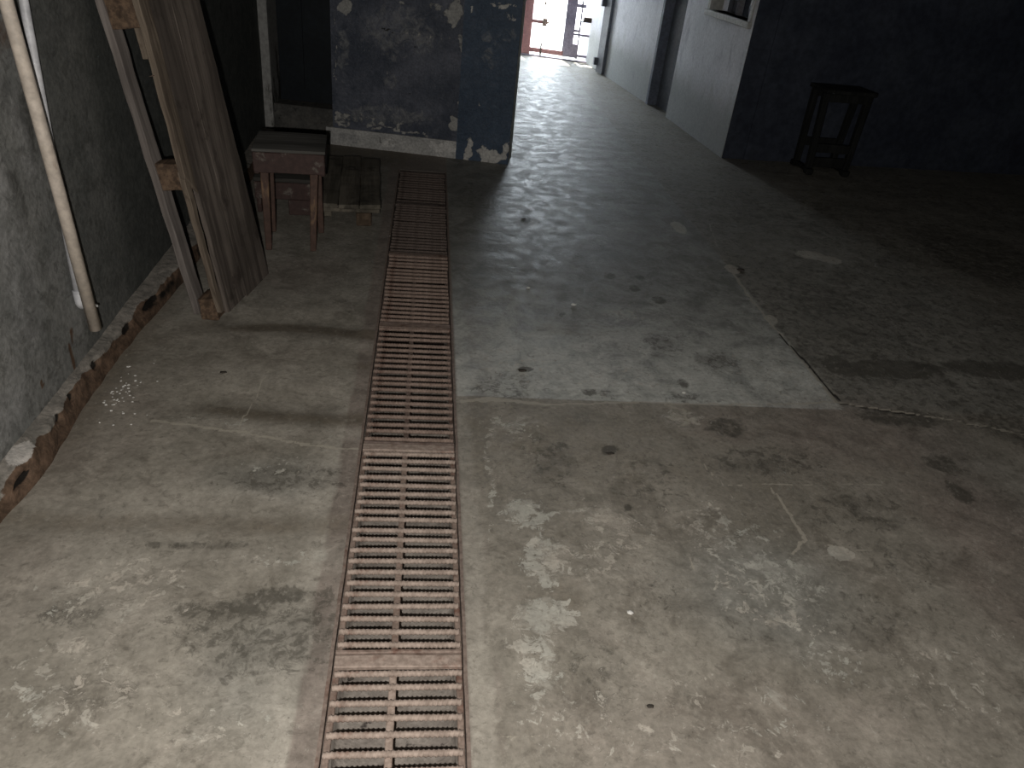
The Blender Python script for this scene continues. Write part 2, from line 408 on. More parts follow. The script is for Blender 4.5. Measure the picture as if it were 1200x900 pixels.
    # ---- real relief: hollows in the left side, ripples, the raised edge of the dark bay
    def zf(U, V):
        z = (fbm(U * 1.3, V * 1.3, 21) - .5) * .010 + (fbm(U * 5, V * 7, 31) - .5) * .0035
        hol = np.exp(-((V - 2.84) / .075) ** 2) * .012 * sstep(-1.0, -.7, U) + np.exp(-((V - 2.24) / .08) ** 2) * .010 * sstep(-1.0, -.7, U) + np.exp(-((V - 1.66) / .10) ** 2) * .007
        z = z - np.where(U < DX0, hol * sstep(0, .12, DX0 - U), 0)
        z = z - .004 * np.maximum(opencr, 0)
        rip = (fbm(U * 2.2, V * 9, 55, 3) - .5) * .006 * sstep(3.4, 5.0, V) * (U > .25)
        z = z + rip
        near = np.minimum(np.abs(U - DX0), np.abs(U - DX1))
        z = np.where(V < 5.2, z * sstep(.0, .08, near), z)
        z = z * sstep(.05, .2, U - WALLX)
        return U, V, z
    o = grid_mesh('floor', us, vs, zf, k.m, {'StainA': (light, dark, pink), 'StainB': (pale, coolm, strip), 'StainShadeC': (dirt, opencr, gloss), 'PaleTone': (scr, pale_lit)},
                  hole=lambda u, v: (u > DX0) & (u < DX1) & (v > DY0) & (v < DY1))
    struct(o)
build_floor()

# ================================================================== SHELL
M_soot = mat_mottled('sooty_navy_paint', (.035, .042, .062), (.06, .07, .095), 3, .75, .25, bump=.3)
M_ceil = mat_mottled('dark_ceiling', (.05, .05, .05), (.08, .08, .075), 2, .9, .2)

def prism(name, poly, z0, z1, mat, kind=True):
    bm = bmesh.new()
    a = [bm.verts.new((x, y, z0)) for x, y in poly]; b = [bm.verts.new((x, y, z1)) for x, y in poly]
    n = len(poly)
    for i in range(n): bm.faces.new((a[i], a[(i + 1) % n], b[(i + 1) % n], b[i]))
    bm.faces.new(a[::-1]); bm.faces.new(b)
    bmesh.ops.recalc_face_normals(bm, faces=bm.faces)
    o = link(name, bm, mat)
    return struct(o) if kind else o

CEIL = 2.9
# left wall: stained cement render
def wall_left():
    k = NT('stained_cement_render', .8, .3)
    A = k.attr('StainA')
    n1 = k.noise(2.6, 6, .62); n2 = k.noise(13, 6, .7, dist=.6); n3 = k.noise(60, 3)
    c = k.mix(k.rng(n1, .3, .7), (.145, .15, .145), (.25, .25, .24))
    c = k.mix(k.math('MULTIPLY', k.rng(n2, .45, .72), .5), c, (.29, .29, .275))
    c = k.mix(k.math('MULTIPLY', k.rng(k.noise(20, 7, .72, dist=.5), .50, .60), .55), c, (.085, .085, .078))
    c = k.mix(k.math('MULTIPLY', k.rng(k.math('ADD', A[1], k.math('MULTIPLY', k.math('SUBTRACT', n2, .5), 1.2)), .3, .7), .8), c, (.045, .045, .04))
    c = k.mix(k.math('MULTIPLY', k.rng(k.math('ADD', A[0], k.math('MULTIPLY', k.math('SUBTRACT', n2, .5), 1.0)), .4, .8), .7), c, (.36, .36, .36))
    c = k.mix(k.math('MULTIPLY', k.rng(k.math('ADD', A[2], k.math('MULTIPLY', k.math('SUBTRACT', n2, .5), .8)), .35, .7), .9), c, (.10, .055, .03))
    c = k.mix(k.math('MULTIPLY', k.attr('WallTone')[0], .97), c, k.mix(k.rng(n2, .35, .65), (.045, .05, .047), (.075, .08, .074)))
    c = k.mix(.6, c, k.mix(k.rng(n3, .3, .7), (.7, .7, .7), (1.25, 1.25, 1.25)), 'MULTIPLY')
    k.color(c); k.bump(k.math('ADD', n2, k.math('MULTIPLY', n3, .4)), .4, .008)
    us = np.concatenate([np.arange(-2.2, .6, .2), np.arange(.6, 4.4, .015), np.arange(4.4, 5.9, .05)])
    vs = np.concatenate([np.arange(0, 1.5, .015), np.linspace(1.5, CEIL, 10)])
    Y, Z = np.meshgrid(us, vs)
    Yw = Y + (fbm(Y * 7, Z * 3, 3) - .5) * .08; Zw = Z + (fbm(Y * 7, Z * 5, 8) - .5) * .12
    A_, B_ = (WALLX, 0), (WALLX, 5)
    def e(px, py, ry, rz, soft=.6):
        c = onwall(px, py, A_, B_); return 1 - sstep(1 - soft, 1 + soft * .6, np.hypot((Yw - c[1]) / ry, (Zw - c[2]) / rz))
    light = np.maximum.reduce([.5 * e(30, 170, .08, .25), .45 * e(20, 420, .12, .2), .5 * e(110, 175, .12, .1), .35 * e(150, 250, .2, .12), .5 * e(92, 375, .07, .09), .45 * e(30, 90, .05, .2), .4 * e(60, 300, .1, .3), .55 * e(15, 300, .16, .5), .55 * e(10, 480, .2, .15)])
    paint = sstep(2.33, 2.45, Yw) * .55 + .3 * sstep(2.7, 2.95, Yw) + .15 * sstep(3.0, 3.6, Yw)  # dark paint past the pipe; tone deepens in steps farther along the wall
    dark = np.maximum.reduce([.6 * e(35, 150, .05, .16), .55 * e(20, 230, .05, .1), .5 * e(30, 330, .06, .1), .5 * e(38, 375, .06, .06), .45 * e(215, 110, .5, .8), .7 * e(285, 80, 1.4, 1.2), .4 * e(140, 60, .3, .5), .45 * e(60, 480, .1, .1)])  # small mottles, plus broad darker areas around and beyond the pallet
    rust = np.maximum.reduce([1.0 * e(87, 420, .012, .07, .5), .7 * e(85, 395, .012, .04, .5), .8 * e(50, 456, .018, .02, .5), .5 * e(5, 40, .1, .06)])
    struct(grid_mesh('wall_left', us, vs, lambda U, V: (WALLX + (fbm(U * 2, V * 2, 12) - .5) * .008 * sstep(.02, .15, V), U, V), k.m, {'StainA': (light, dark, rust), 'WallTone': (paint,)}))
wall_left()
prism('wall_left_backing', [(WALLX - .2, -2.2), (WALLX - .015, -2.2), (WALLX - .015, 5.85), (WALLX - .2, 5.85)], 0, CEIL, M_soot).name = 'wall_left_core'
prism('wall_front', [(WALLX - .2, -2.4), (7.2, -2.4), (7.2, -2.2), (WALLX - .2, -2.2)], 0, CEIL, M_soot)
prism('wall_right', [(7.0, -2.2), (7.2, -2.2), (7.2, 7.0), (7.0, 7.0)], 0, CEIL, M_soot)
bm = bmesh.new(); add_box(bm, WALLX - .2, 7.2, -2.4, 10.75, CEIL, CEIL + .15); struct(link('ceiling', bm, M_ceil))

# ------------------------------------------------------------------ kerb at foot of left wall
def kerb():
    k = NT('broken_rusty_kerb', .85, .25)
    A = k.attr('StainA'); n1 = k.noise(18, 6, .7, dist=.6); n2 = k.noise(60, 4)
    c = k.mix(k.rng(n1, .35, .65), (.075, .05, .034), (.17, .112, .076))
    c = k.mix(k.rng(k.math('ADD', A[0], k.math('MULTIPLY', k.math('SUBTRACT', n1, .5), .9)), .4, .6), c, k.mix(k.rng(n1, .4, .6), (.19, .18, .16), (.28, .26, .23)))
    c = k.mix(k.rng(k.math('ADD', A[2], k.math('MULTIPLY', k.math('SUBTRACT', n1, .5), 2.2)), .45, .7), c, (.46, .44, .41))
    c = k.mix(k.rng(k.math('ADD', A[1], k.math('MULTIPLY', k.math('SUBTRACT', n1, .5), .6)), .4, .65), c, (.012, .010, .008))
    c = k.mix(.5, c, k.mix(k.rng(n2, .3, .7), (.6, .6, .6), (1.35, 1.3, 1.3)), 'MULTIPLY')
    k.color(c); k.bump(k.math('ADD', n1, k.math('MULTIPLY', n2, .3)), .6, .012)
    us = np.arange(.3, 5.55, .012); vs = np.linspace(0, 1, 15)
    fb = lambda y: np.interp(y, [.3, 1.64, 1.82, 2.0, 2.37, 2.72, 3.16, 3.5, 5.5], [-1.075, -1.085, -1.060, -1.07, -1.078, -1.07, -1.03, -1.03, -1.04])
    def pos(U, V):
        f = fb(U) + (fbm(U * 6, V * .1, 2) - .5) * .02
        h = .078 + (fbm(U * 4, 0 * V, 7) - .5) * .02
        # profile: v 0..0.5 the front slope, 0.5..1 the top back to the wall
        t = np.clip(V / .6, 0, 1); s = np.clip((V - .6) / .4, 0, 1)
        X = f - .018 * t - (f - .018 - WALLX + .006) * s
        Z = -.004 + h * t ** .8 + .012 * s
        r = (fbm(U * 18, V * 5, 33) - .5) * .016 * np.sin(np.pi * np.clip(V, .05, .95))
        hole = holes(U, V)
        return X + r - .02 * hole, U, np.maximum(Z + r * .6 - .01 * hole, -.004)
    def holes(U, V):
        h = 0
        for y, v, ry, rv in ((2.34, .5, .028, .14), (2.14, .48, .022, .12), (2.02, .5, .02, .1), (2.62, .42, .05, .12), (2.85, .4, .08, .15), (1.75, .3, .05, .1)):
            h = np.maximum(h, 1 - sstep(.6, 1.1, np.hypot((U - y) / ry, (V - v) / rv)))
        return h
    U, V = np.meshgrid(us, vs)
    top = sstep(.5, .66, V + (fbm(U * 9, V * 2, 4) - .5) * .5)
    top = np.maximum(top, .9 * sstep(1.72, 1.62, U) * sstep(.2, .4, V))
    white = 1.0 * (1 - sstep(.5, 1.2, np.hypot((U - 1.81) / .07, (V - .75) / .25)))
    dk = np.maximum(holes(U, V), .5 * (1 - sstep(.0, .12, V)))
    dk = np.maximum(dk, .7 * sstep(2.5, 2.9, U) * (1 - sstep(.3, .6, V)) * fbm(U * 8, V * 3, 61) * 1.4)
    struct(grid_mesh('baseboard_left', us, vs, pos, k.m, {'StainA': (top, dk, white)}))
kerb()

# ------------------------------------------------------------------ the partition facing us (local s along it, z up)
PA = np.array([-.691, 5.566]); PB = np.array([.582, 5.383])
PD = (PB - PA) / np.linalg.norm(PB - PA); PN = np.array([PD[1], -PD[0]])          # PN points to the camera
def P2(s, d=0.0): p = PA + PD * s + PN * d; return (p[0], p[1])
def pbox(bm, s0, s1, d0, d1, z0, z1):
    q = [P2(s0, d1), P2(s1, d1), P2(s1, d0), P2(s0, d0)]
    add_hexa(bm, [(x, y, z0) for x, y in q] + [(x, y, z1) for x, y in q])
def ps(px, py):
    w = onwall(px, py, PA, PB); return float((w[:2] - PA) @ PD), float(w[2])

def peel_mat(name, dark1, dark2, bare1, bare2, gloss=.55):
    k = NT(name, gloss, .4)
    A = k.attr('StainA'); n1 = k.noise(4, 6, .65); n2 = k.noise(17, 7, .72, dist=.7); n3 = k.noise(70, 3)
    c = k.mix(k.rng(n1, .35, .65), dark1, dark2)
    c = k.mix(k.math('MULTIPLY', k.rng(k.math('ADD', A[1], k.math('MULTIPLY', k.math('SUBTRACT', n2, .5), 2.4)), .25, .95), .75), c, (.26, .265, .27))
    bare = k.mix(k.rng(n2, .3, .7), bare1, bare2)
    msk = k.rng(k.math('ADD', A[0], k.math('MULTIPLY', k.math('SUBTRACT', n2, .5), 2.2)), .42, .68)
    c = k.mix(msk, c, bare)
    c = k.mix(k.rng(A[2], .4, .7), c, (.01, .01, .01))
    c = k.mix(.6, c, k.mix(k.rng(n3, .3, .7), (.65, .65, .65), (1.3, 1.3, 1.3)), 'MULTIPLY')
    k.color(c)
    k.rough(k.math('ADD', k.math('MULTIPLY', msk, .3), gloss))
    k.bump(k.math('ADD', n2, k.math('MULTIPLY', msk, -.5)), .6, .014)
    return k.m
M_peelA = peel_mat('flaking_black_paint', (.050, .062, .090), (.12, .132, .168), (.30, .30, .29), (.46, .455, .435), .5)
M_peelB = peel_mat('flaking_navy_paint', (.045, .072, .115), (.065, .098, .15), (.50, .49, .47), (.66, .65, .62), .5)
M_plinth = peel_mat('grey_plinth_render', (.40, .40, .39), (.56, .555, .54), (.60, .59, .57), (.70, .69, .67), .6)

def pgrid(name, s0, s1, z0, z1, d, mat, blobs, step=.01, seed=0):
    us = np.linspace(s0, s1, max(2, int((s1 - s0) / step) + 1)); vs = np.concatenate([np.arange(z0, min(z1, 1.25), step), np.linspace(min(z1, 1.25), z1, 6)]) if z1 > 1.3 else np.linspace(z0, z1, max(2, int((z1 - z0) / step) + 1))
    U, V = np.meshgrid(us, vs)
    Uw = U + (fbm(U * 14, V * 14, seed + 1, 5) - .5) * .09; Vw = V + (fbm(U * 14, V * 14, seed + 5, 5) - .5) * .09
    ch = [np.zeros_like(U) for _ in range(3)]
    for c, amt, px, py, rx, rz in blobs:
        s, z = ps(px, py); e = amt * (1 - sstep(.55, 1.25, np.hypot((Uw - s) / rx, (Vw - z) / rz))); ch[c] = np.maximum(ch[c], e)
    def pos(U_, V_):
        dd = d + (fbm(U_ * 5, V_ * 5, seed + 9) - .5) * .005
        return PA[0] + PD[0] * U_ + PN[0] * dd, PA[1] + PD[1] * U_ + PN[1] * dd, V_
    return grid_mesh(name, us, vs, pos, mat, {'StainA': tuple(ch)})

# core of the partition and the corridor's left wall behind it
SR = 1.286
prism('wall_partition', [P2(.04, -.02), P2(SR - .005, -.02), (.62, 5.56), (1.02, 10.6), (.85, 10.6), (.45, 5.62), P2(.04, -.2)], 0, CEIL, M_plinth)
o = pgrid('wall_partition_panel', .035, .915, .10, CEIL, 0, M_peelA,
      [(0, .95, 404, 8, .055, .05), (0, .95, 532, 14, .06, .09), (0, .7, 512, 8, .05, .03), (0, .8, 540, 50, .02, .08), (0, .95, 532, 146, .055, .055), (0, .75, 540, 115, .02, .09),
       (0, .75, 470, 153, .30, .008), (0, .5, 440, 143, .30, .035), (0, .42, 500, 40, .25, .02), (0, .44, 430, 60, .05, .02), (0, .62, 400, 140, .06, .05), (1, .62, 455, 135, .35, .07), (1, .55, 470, 40, .3, .18), (1, .6, 490, 60, .06, .03), (1, .6, 455, 92, .06, .06), (0, .62, 452, 82, .012, .012), (0, .62, 478, 102, .014, .012),
       (0, .6, 470, 3, .03, .02), (0, .66, 392, 60, .004, .3), (0, .6, 425, 135, .012, .03), (1, .5, 400, 60, .05, .2),
       (2, .9, 455, 39, .04, .008), (2, .9, 478, 110, .012, .006), (2, .8, 448, 85, .02, .006), (2, .8, 485, 55, .02, .008)], seed=20); struct(o)
o = pgrid('wall_partition_pillar', .913, SR, 0, CEIL, .022, M_peelB,
      [(0, .95, 550, 178, .03, .10), (0, .85, 575, 184, .10, .06), (0, .9, 592, 176, .03, .08), (0, .9, 563, 176, .04, .05), (0, .8, 590, 8, .10, .014), (0, .62, 553, 9, .012, .03), (0, .55, 600, 20, .04, .02), (0, .62, 598, 150, .012, .06), (1, .4, 592, 40, .08, .06), (1, .3, 580, 60, .12, .15), (0, .6, 562, 118, .012, .02),
       ], seed=50); struct(o)
bm = bmesh.new(); pbox(bm, .913, SR, -.02, .014, 0, CEIL)
struct(link('wall_partition_edge', bm, M_soot))
o = pgrid('wall_partition_plinth', -.01, .915, 0, .118, .020, M_plinth,
      [(0, .9, 520, 172, .12, .05), (0, .7, 455, 168, .05, .05), (1, .6, 410, 160, .1, .05), (2, .7, 447, 165, .006, .06), (2, .6, 498, 172, .004, .06)], seed=80); struct(o)
bm = bmesh.new(); pbox(bm, -.01, .915, -.03, .0165, 0, .1185); struct(link('trim_1', bm, M_plinth))
# niche: doorway left of the panel, with its threshold block
bm = bmesh.new(); pbox(bm, -.40, .04, -.16, .0, 0, .235); bevel(bm, .006, 1)
k_thr = mat_mottled('threshold_render', (.075, .075, .072), (.13, .125, .115), 8, .85, .2, c3=(.04, .04, .04), t3=.6)
struct(link('wall_threshold', bm, k_thr))
M_navydoor = mat_mottled('navy_door_paint', (.006, .009, .013), (.011, .016, .021), 5, .6, .3)
bm = bmesh.new(); pbox(bm, -.40, .04, -.20, -.16, 0, CEIL)
for (a, b, c, d) in ((-.36, -.20, .32, .95), (-.16, 0.0, .32, .95)): pbox(bm, a, b, -.16, -.15, c, d)
struct(link('door_2', bm, M_navydoor))
bm = bmesh.new(); pbox(bm, -.45, -.375, -.20, .012, 0, CEIL)
pbox(bm, -.40, -.375, -.20, .03, 0, CEIL)
k_post = mat_paint_worn('worn_white_frame', (.34, .34, .33), (.07, .068, .06), 7, .56, .7, axis=2)
struct(link('trim_2', bm, k_post))
bm = bmesh.new(); pbox(bm, -.62, -.45, -.2, .0, 0, CEIL); struct(link('wall_partition_left', bm, M_soot))

# ------------------------------------------------------------------ right hand walls
CA, CB, CC = np.array([2.382, 6.015]), np.array([2.262, 7.652]), np.array([2.038, 9.726])
k = NT('limewashed_wall', .7, .3)
n1 = k.noise(2.5, 6, .6); n2 = k.noise(9, 6, .65, vec=k.mapped((1, 1, .45)), dist=.4)
zz = k.n('ShaderNodeSeparateXYZ'); k.l(k.coord(), zz.inputs[0])
c = k.mix(k.rng(n1, .3, .7), (.69, .71, .76), (.80, .82, .87))
c = k.mix(k.math('MULTIPLY', k.rng(n2, .5, .72), .55), c, (.36, .365, .43))
zlow = k.math('ADD', zz.outputs[2], k.math('MULTIPLY', k.math('SUBTRACT', n2, .5), .35))
c = k.mix(k.math('MULTIPLY', k.rng(zlow, .60, .25), .8), c, (.25, .27, .26))       # green-grey dado paint
c = k.mix(.5, c, k.mix(k.rng(k.noise(50, 3), .3, .7), (.8, .8, .8), (1.15, 1.15, 1.15)), 'MULTIPLY')
k.color(c); k.bump(n2, .25, .006); M_lime = k.m

def lerp(A, B, t): return A + (B - A) * t
WT = np.array([.2, .02])
# near stretch with the window, from the corner to the doorway
D0, D1 = 7.40, 7.97
def cy(y):
    return lerp(CA, CB, (y - CA[1]) / (CB[1] - CA[1])) if y < CB[1] else lerp(CB, CC, (y - CB[1]) / (CC[1] - CB[1]))
def wallpiece(name, y0, y1, z0, z1, mat=M_lime):
    a, b = cy(y0), cy(y1)
    return prism(name, [tuple(a), tuple(a + WT), tuple(b + WT), tuple(b)], z0, z1, mat)
WY0, WY1, WZ0, WZ1 = 6.10, 6.86, 1.0, 2.0
wallpiece('wall_corridor', 6.015, D0, 0, WZ0)
wallpiece('wall_corridor_corner', 6.015, WY0, WZ0, CEIL)
wallpiece('wall_corridor_pier', WY1, D0, WZ0, CEIL)
wallpiece('wall_corridor_top', WY0, WY1, WZ1, CEIL)
wallpiece('wall_corridor_lintel', D0, D1, 2.1, CEIL)
wallpiece('wall_corridor_far', D1, 10.62, 0, CEIL)
prism('wall_back', [tuple(CA + np.array([.19, .0])), (7.2, 6.39), (7.2, 6.6), tuple(CA + np.array([.19, .2]))], 0, CEIL, M_soot)
# navy end face of the corridor wall, flush with the wall at the back of the dark bay
prism('wall_back_corner', [tuple(CA + np.array([.004, -.004])), tuple(CA + np.array([.205, .012])), tuple(CA + np.array([.205, .03])), tuple(CA + np.array([.006, .006]))], 0, CEIL, M_soot)
prism('wall_inner_room', [(3.6, 6.6), (3.8, 6.6), (3.8, 10.62), (3.6, 10.62)], 0, CEIL, M_soot)
# window
M_white = mat_paint_worn('grubby_white_paint', (.42, .42, .40), (.2, .2, .19), 9, .62, .6)
def wbox(bm, y0, y1, o0, o1, z0, z1):
    a, b = cy(y0), cy(y1)
    q = [a + [o0, 0], a + [o1, 0], b + [o1, 0], b + [o0, 0]]
    add_hexa(bm, [(p[0], p[1], z0) for p in q] + [(p[0], p[1], z1) for p in q])
wroot = bpy.data.objects.new('window_1', None); COL.objects.link(wroot); struct(wroot)
bm = bmesh.new(); wbox(bm, WY0 - .06, WY1 + .06, -.03, .12, WZ0 - .045, WZ0); bevel(bm, .005, 1); link('window_sill', bm, M_white, wroot)
bm = bmesh.new()
wbox(bm, WY0 - .045, WY0, -.012, .10, WZ0, WZ1); wbox(bm, WY1, WY1 + .045, -.012, .10, WZ0, WZ1); wbox(bm, WY0 - .045, WY1 + .045, -.012, .10, WZ1, WZ1 + .045)
link('window_frame', bm, M_white, wroot)
bm = bmesh.new(); wbox(bm, 6.55, 6.60, .10, .14, WZ0, WZ1); link('window_mullion', bm, mat_mottled('grey_mullion', (.14, .14, .15), (.2, .2, .21), 8), wroot)
kg = NT('dark_window_glass', .12, .5); kg.b.inputs['Base Color'].default_value = (.015, .017, .022, 1)
kg.b.inputs['Transmission Weight'].default_value = .6
bm = bmesh.new(); wbox(bm, WY0, WY1, .145, .15, WZ0, WZ1); link('window_pane', bm, kg.m, wroot)
# doorway in the corridor with a dark door set back in it
droot = bpy.data.objects.new('door_1', None); COL.objects.link(droot); struct(droot)
M_jamb = mat_mottled('slate_blue_jamb', (.13, .15, .19), (.18, .20, .25), 6, .7, .3)
M_greydoor = mat_mottled('dark_grey_door', (.09, .10, .12), (.14, .15, .17), 6, .6, .35)
bm = bmesh.new(); wbox(bm, D0 + .02, D1 - .02, .085, .12, 0, 2.1); wbox(bm, D0 + .1, D1 - .1, .077, .086, .25, .95); wbox(bm, D0 + .1, D1 - .1, .077, .086, 1.1, 1.95); link('door_leaf', bm, M_greydoor, droot)
bm = bmesh.new(); wbox(bm, D0, D0 + .05, .02, .2, 0, 2.1); wbox(bm, D1 - .05, D1, -.01, .2, 0, 2.1); link('door_frame', bm, M_jamb, droot)
bm = bmesh.new(); wbox(bm, D0 + .02, D0 + .09, .05, .084, .16, .27); bevel(bm, .006, 1); link('door_latch', bm, mat_mottled('black_iron', (.01, .01, .01), (.02, .02, .02), 20, .9, .1), droot)

# ================================================================== DRAIN
M_tr = mat_mottled('dusty_gutter_bed', (.20, .175, .155), (.30, .27, .24), 9, .85, .25, c3=(.06, .05, .045), s3=24, t3=.62, bump=.6, bdist=.012)
def gutter():
    bm = bmesh.new()
    us = [DX0, DX0 + .001, DX0 + .018, DX0 + .020, DX0 + .030, -.08, 0, .06, DX1 - .030, DX1 - .020, DX1 - .018, DX1 - .001, DX1]
    zs = [-.0, -.030, -.030, -.125, -.14, -.148, -.150, -.147, -.138, -.125, -.030, -.030, -.0]
    rows = []
    for y in np.arange(DY0, DY1 + .01, .05):
        rows.append([bm.verts.new((u, min(y, DY1), z + (0 if z > -.05 else .010 * mnoise.noise(Vector((u * 30, y * 9, 3)))))) for u, z in zip(us, zs)])
    for a, b in zip(rows, rows[1:]):
        for i in range(len(us) - 1): bm.faces.new((a[i], a[i + 1], b[i + 1], b[i]))
    for r, fl in ((rows[0], 1), (rows[-1], 0)): bm.faces.new(r if fl else r[::-1])
    struct(link('floor_gutter', bm, M_tr, smooth=True))
gutter()
def rust(name, dust, rst, t): 
    k = NT(name, .75, .35, .1)
    n1 = k.noise(9, 6, .7, dist=.4); n2 = k.noise(70, 4, .6)
    c = k.mix(k.rng(n1, t, t + .2), dust, rst)
    c = k.mix(.7, c, k.mix(k.rng(n2, .3, .7), (.65, .62, .6), (1.3, 1.3, 1.3)), 'MULTIPLY')
    k.color(c); k.bump(n2, .35, .003); return k.m
M_g = [rust('dusty_rusted_steel', (.33, .265, .225), (.21, .12, .09), .52), rust('rusted_steel', (.235, .175, .145), (.13, .07, .05), .5), rust('dark_rusted_steel', (.115, .09, .078), (.055, .038, .031), .5)]
M_rail = [rust('dusty_rail', (.24, .185, .155), (.14, .075, .055), .5), rust('rusted_rail', (.16, .122, .105), (.085, .055, .044), .48), rust('dark_rusted_rail', (.075, .058, .05), (.04, .029, .024), .5)]
# angle-iron edge strips
for i, (x0, x1) in enumerate(((DX0 - .003, DX0 + .0055), (DX1 - .0055, DX1 + .003))):
    bm = bmesh.new()
    n = 160; prev = None
    for j in range(n + 1):
        y = DY0 + (DY1 - DY0) * j / n
        w = .002 * mnoise.noise(Vector((i * 9, y * 12, 0)))
        cur = [bm.verts.new((x0 + w, y, -.03)), bm.verts.new((x0 + w, y, .002)), bm.verts.new((x1 + w * .5, y, .002)), bm.verts.new((x1 + w * .5, y, -.03))]
        if prev:
            for q in range(4): bm.faces.new((prev[q], cur[q], cur[(q + 1) % 4], prev[(q + 1) % 4]))
        else: bm.faces.new(cur)
        prev = cur
    bm.faces.new(prev[::-1]); bmesh.ops.recalc_face_normals(bm, faces=bm.faces)
    struct(link('trim_%d' % (3 + i), bm, rust('edge_iron', (.21, .165, .14), (.14, .075, .055), .55)))

def rebar_mesh(x0, x1, r=.0066):
    bm = bmesh.new(); seg = 12; n = int((x1 - x0) / .0018); rings = []
    for i in range(n + 1):
        x = x0 + (x1 - x0) * i / n; ring = []
        for s in range(seg):
            a = 2 * math.pi * s / seg
            ph = 2 * math.pi * (x / .0105) + a * 1.0
            rr = r + .0022 * max(0, math.cos(ph)) ** 1.5
            ring.append(bm.verts.new((x, rr * math.cos(a), rr * math.sin(a))))
        rings.append(ring)
    for a, b in zip(rings, rings[1:]):
        for s in range(seg): bm.faces.new((a[s], b[s], b[(s + 1) % seg], a[(s + 1) % seg]))
    bm.faces.new(rings[0]); bm.faces.new(rings[-1][::-1])
    bmesh.ops.recalc_face_normals(bm, faces=bm.faces)
    return bm
GX0, GX1 = DX0 + .008, DX1 - .008
GL = [.362, 1.189, 2.017, 2.862, 3.64, 4.414, 5.05]
glabels = ['dusty rebar drain grate at the bottom edge of the picture, nearest of the row', 'dusty pinkish rebar drain grate, second from the camera',
           'rusty brown rebar drain grate, third from the camera, with a rust-red end plate', 'dirt-caked dark brown drain grate level with the foot of the leaning pallet',
           'dark drain grate clogged with dirt, beside the low wooden stool', 'farthest dark drain grate, half buried in dirt at the foot of the black partition']
for gi in range(6):
    y0, y1 = GL[gi] + .003, GL[gi + 1] - .003; L = y1 - y0
    mi = [0, 0, 1, 1, 2, 2][gi]; mb, mr = M_g[mi], M_rail[mi]
    base = ((GX0 + GX1) / 2, (y0 + y1) / 2, -.0285)
    g = thing('drain_grate', glabels[gi], 'grate', base, group='rebar drain grates in the floor channel')
    cx = base[0]; zb = -base[2]
    for (a, b) in ((GX0, GX0 + .015), (GX1 - .015, GX1)):
        link('side_rail', plank(a - cx, b - cx, -L / 2, L / 2, zb - .026, zb - .0105, .002, .0015, gi), mr, g)
    pl = .034
    link('end_plate', plank(GX0 - cx, GX1 - cx, L / 2 - pl, L / 2, zb - .012, zb + .001, .002, .0015, gi + 3, cuts=8), mb, g)
    link('end_bar', plank(GX0 - cx, GX1 - cx, -L / 2, -L / 2 + .010, zb - .016, zb + .0, .002, .0012, gi + 5, cuts=8), mr, g)
    link('center_bar', plank(-.0085 - .012, .0085 - .012, -L / 2, L / 2 - pl, zb - .024, zb - .0085, .002, .0012, gi + 7, cuts=20), mr if gi else mb, g)
    n = [20, 20, 19, 18, 18, 13][gi]
    me = None
    for q in range(n):
        yy = -L / 2 + .026 + (L - pl - .040) * q / (n - 1)
        if me is None:
            o = link('bar', rebar_mesh(GX0 - cx + .004, GX1 - cx - .003), mb, g, smooth=False); me = o.data
            for p in me.polygons: p.use_smooth = True
        else:
            o = bpy.data.objects.new('bar', me); COL.objects.link(o); o.parent = g
        o.location = (random.uniform(-.003, .003), yy + random.uniform(-.003, .003), zb - .0035 + random.uniform(-.0015, .001))
        o.rotation_euler = (random.uniform(-1, 1), random.uniform(-.004, .004), random.uniform(-.012, .012))
# silt choking the far end of the channel
bm = bmesh.new(); us = np.linspace(DX0 + .012, DX1 - .012, 16); rows = []
for y in np.arange(2.9, 5.05, .03):
    t = min(1, (y - 2.9) / 1.4)
    rows.append([bm.verts.new((u, y, -.135 + .085 * t + .012 * mnoise.noise(Vector((u * 14, y * 9, 1))) - .012 * t * abs(u) / .15)) for u in us])
for a, b in zip(rows, rows[1:]):
    for i in range(len(us) - 1): bm.faces.new((a[i], a[i + 1], b[i + 1], b[i]))
tag(link('dirt', bm, mat_mottled('dark_silt', (.035, .026, .021), (.075, .055, .045), 30, .9, .2, bump=.7), smooth=True), 'dark silt clogging the far end of the floor drain under the grates', 'dirt', kind='stuff')

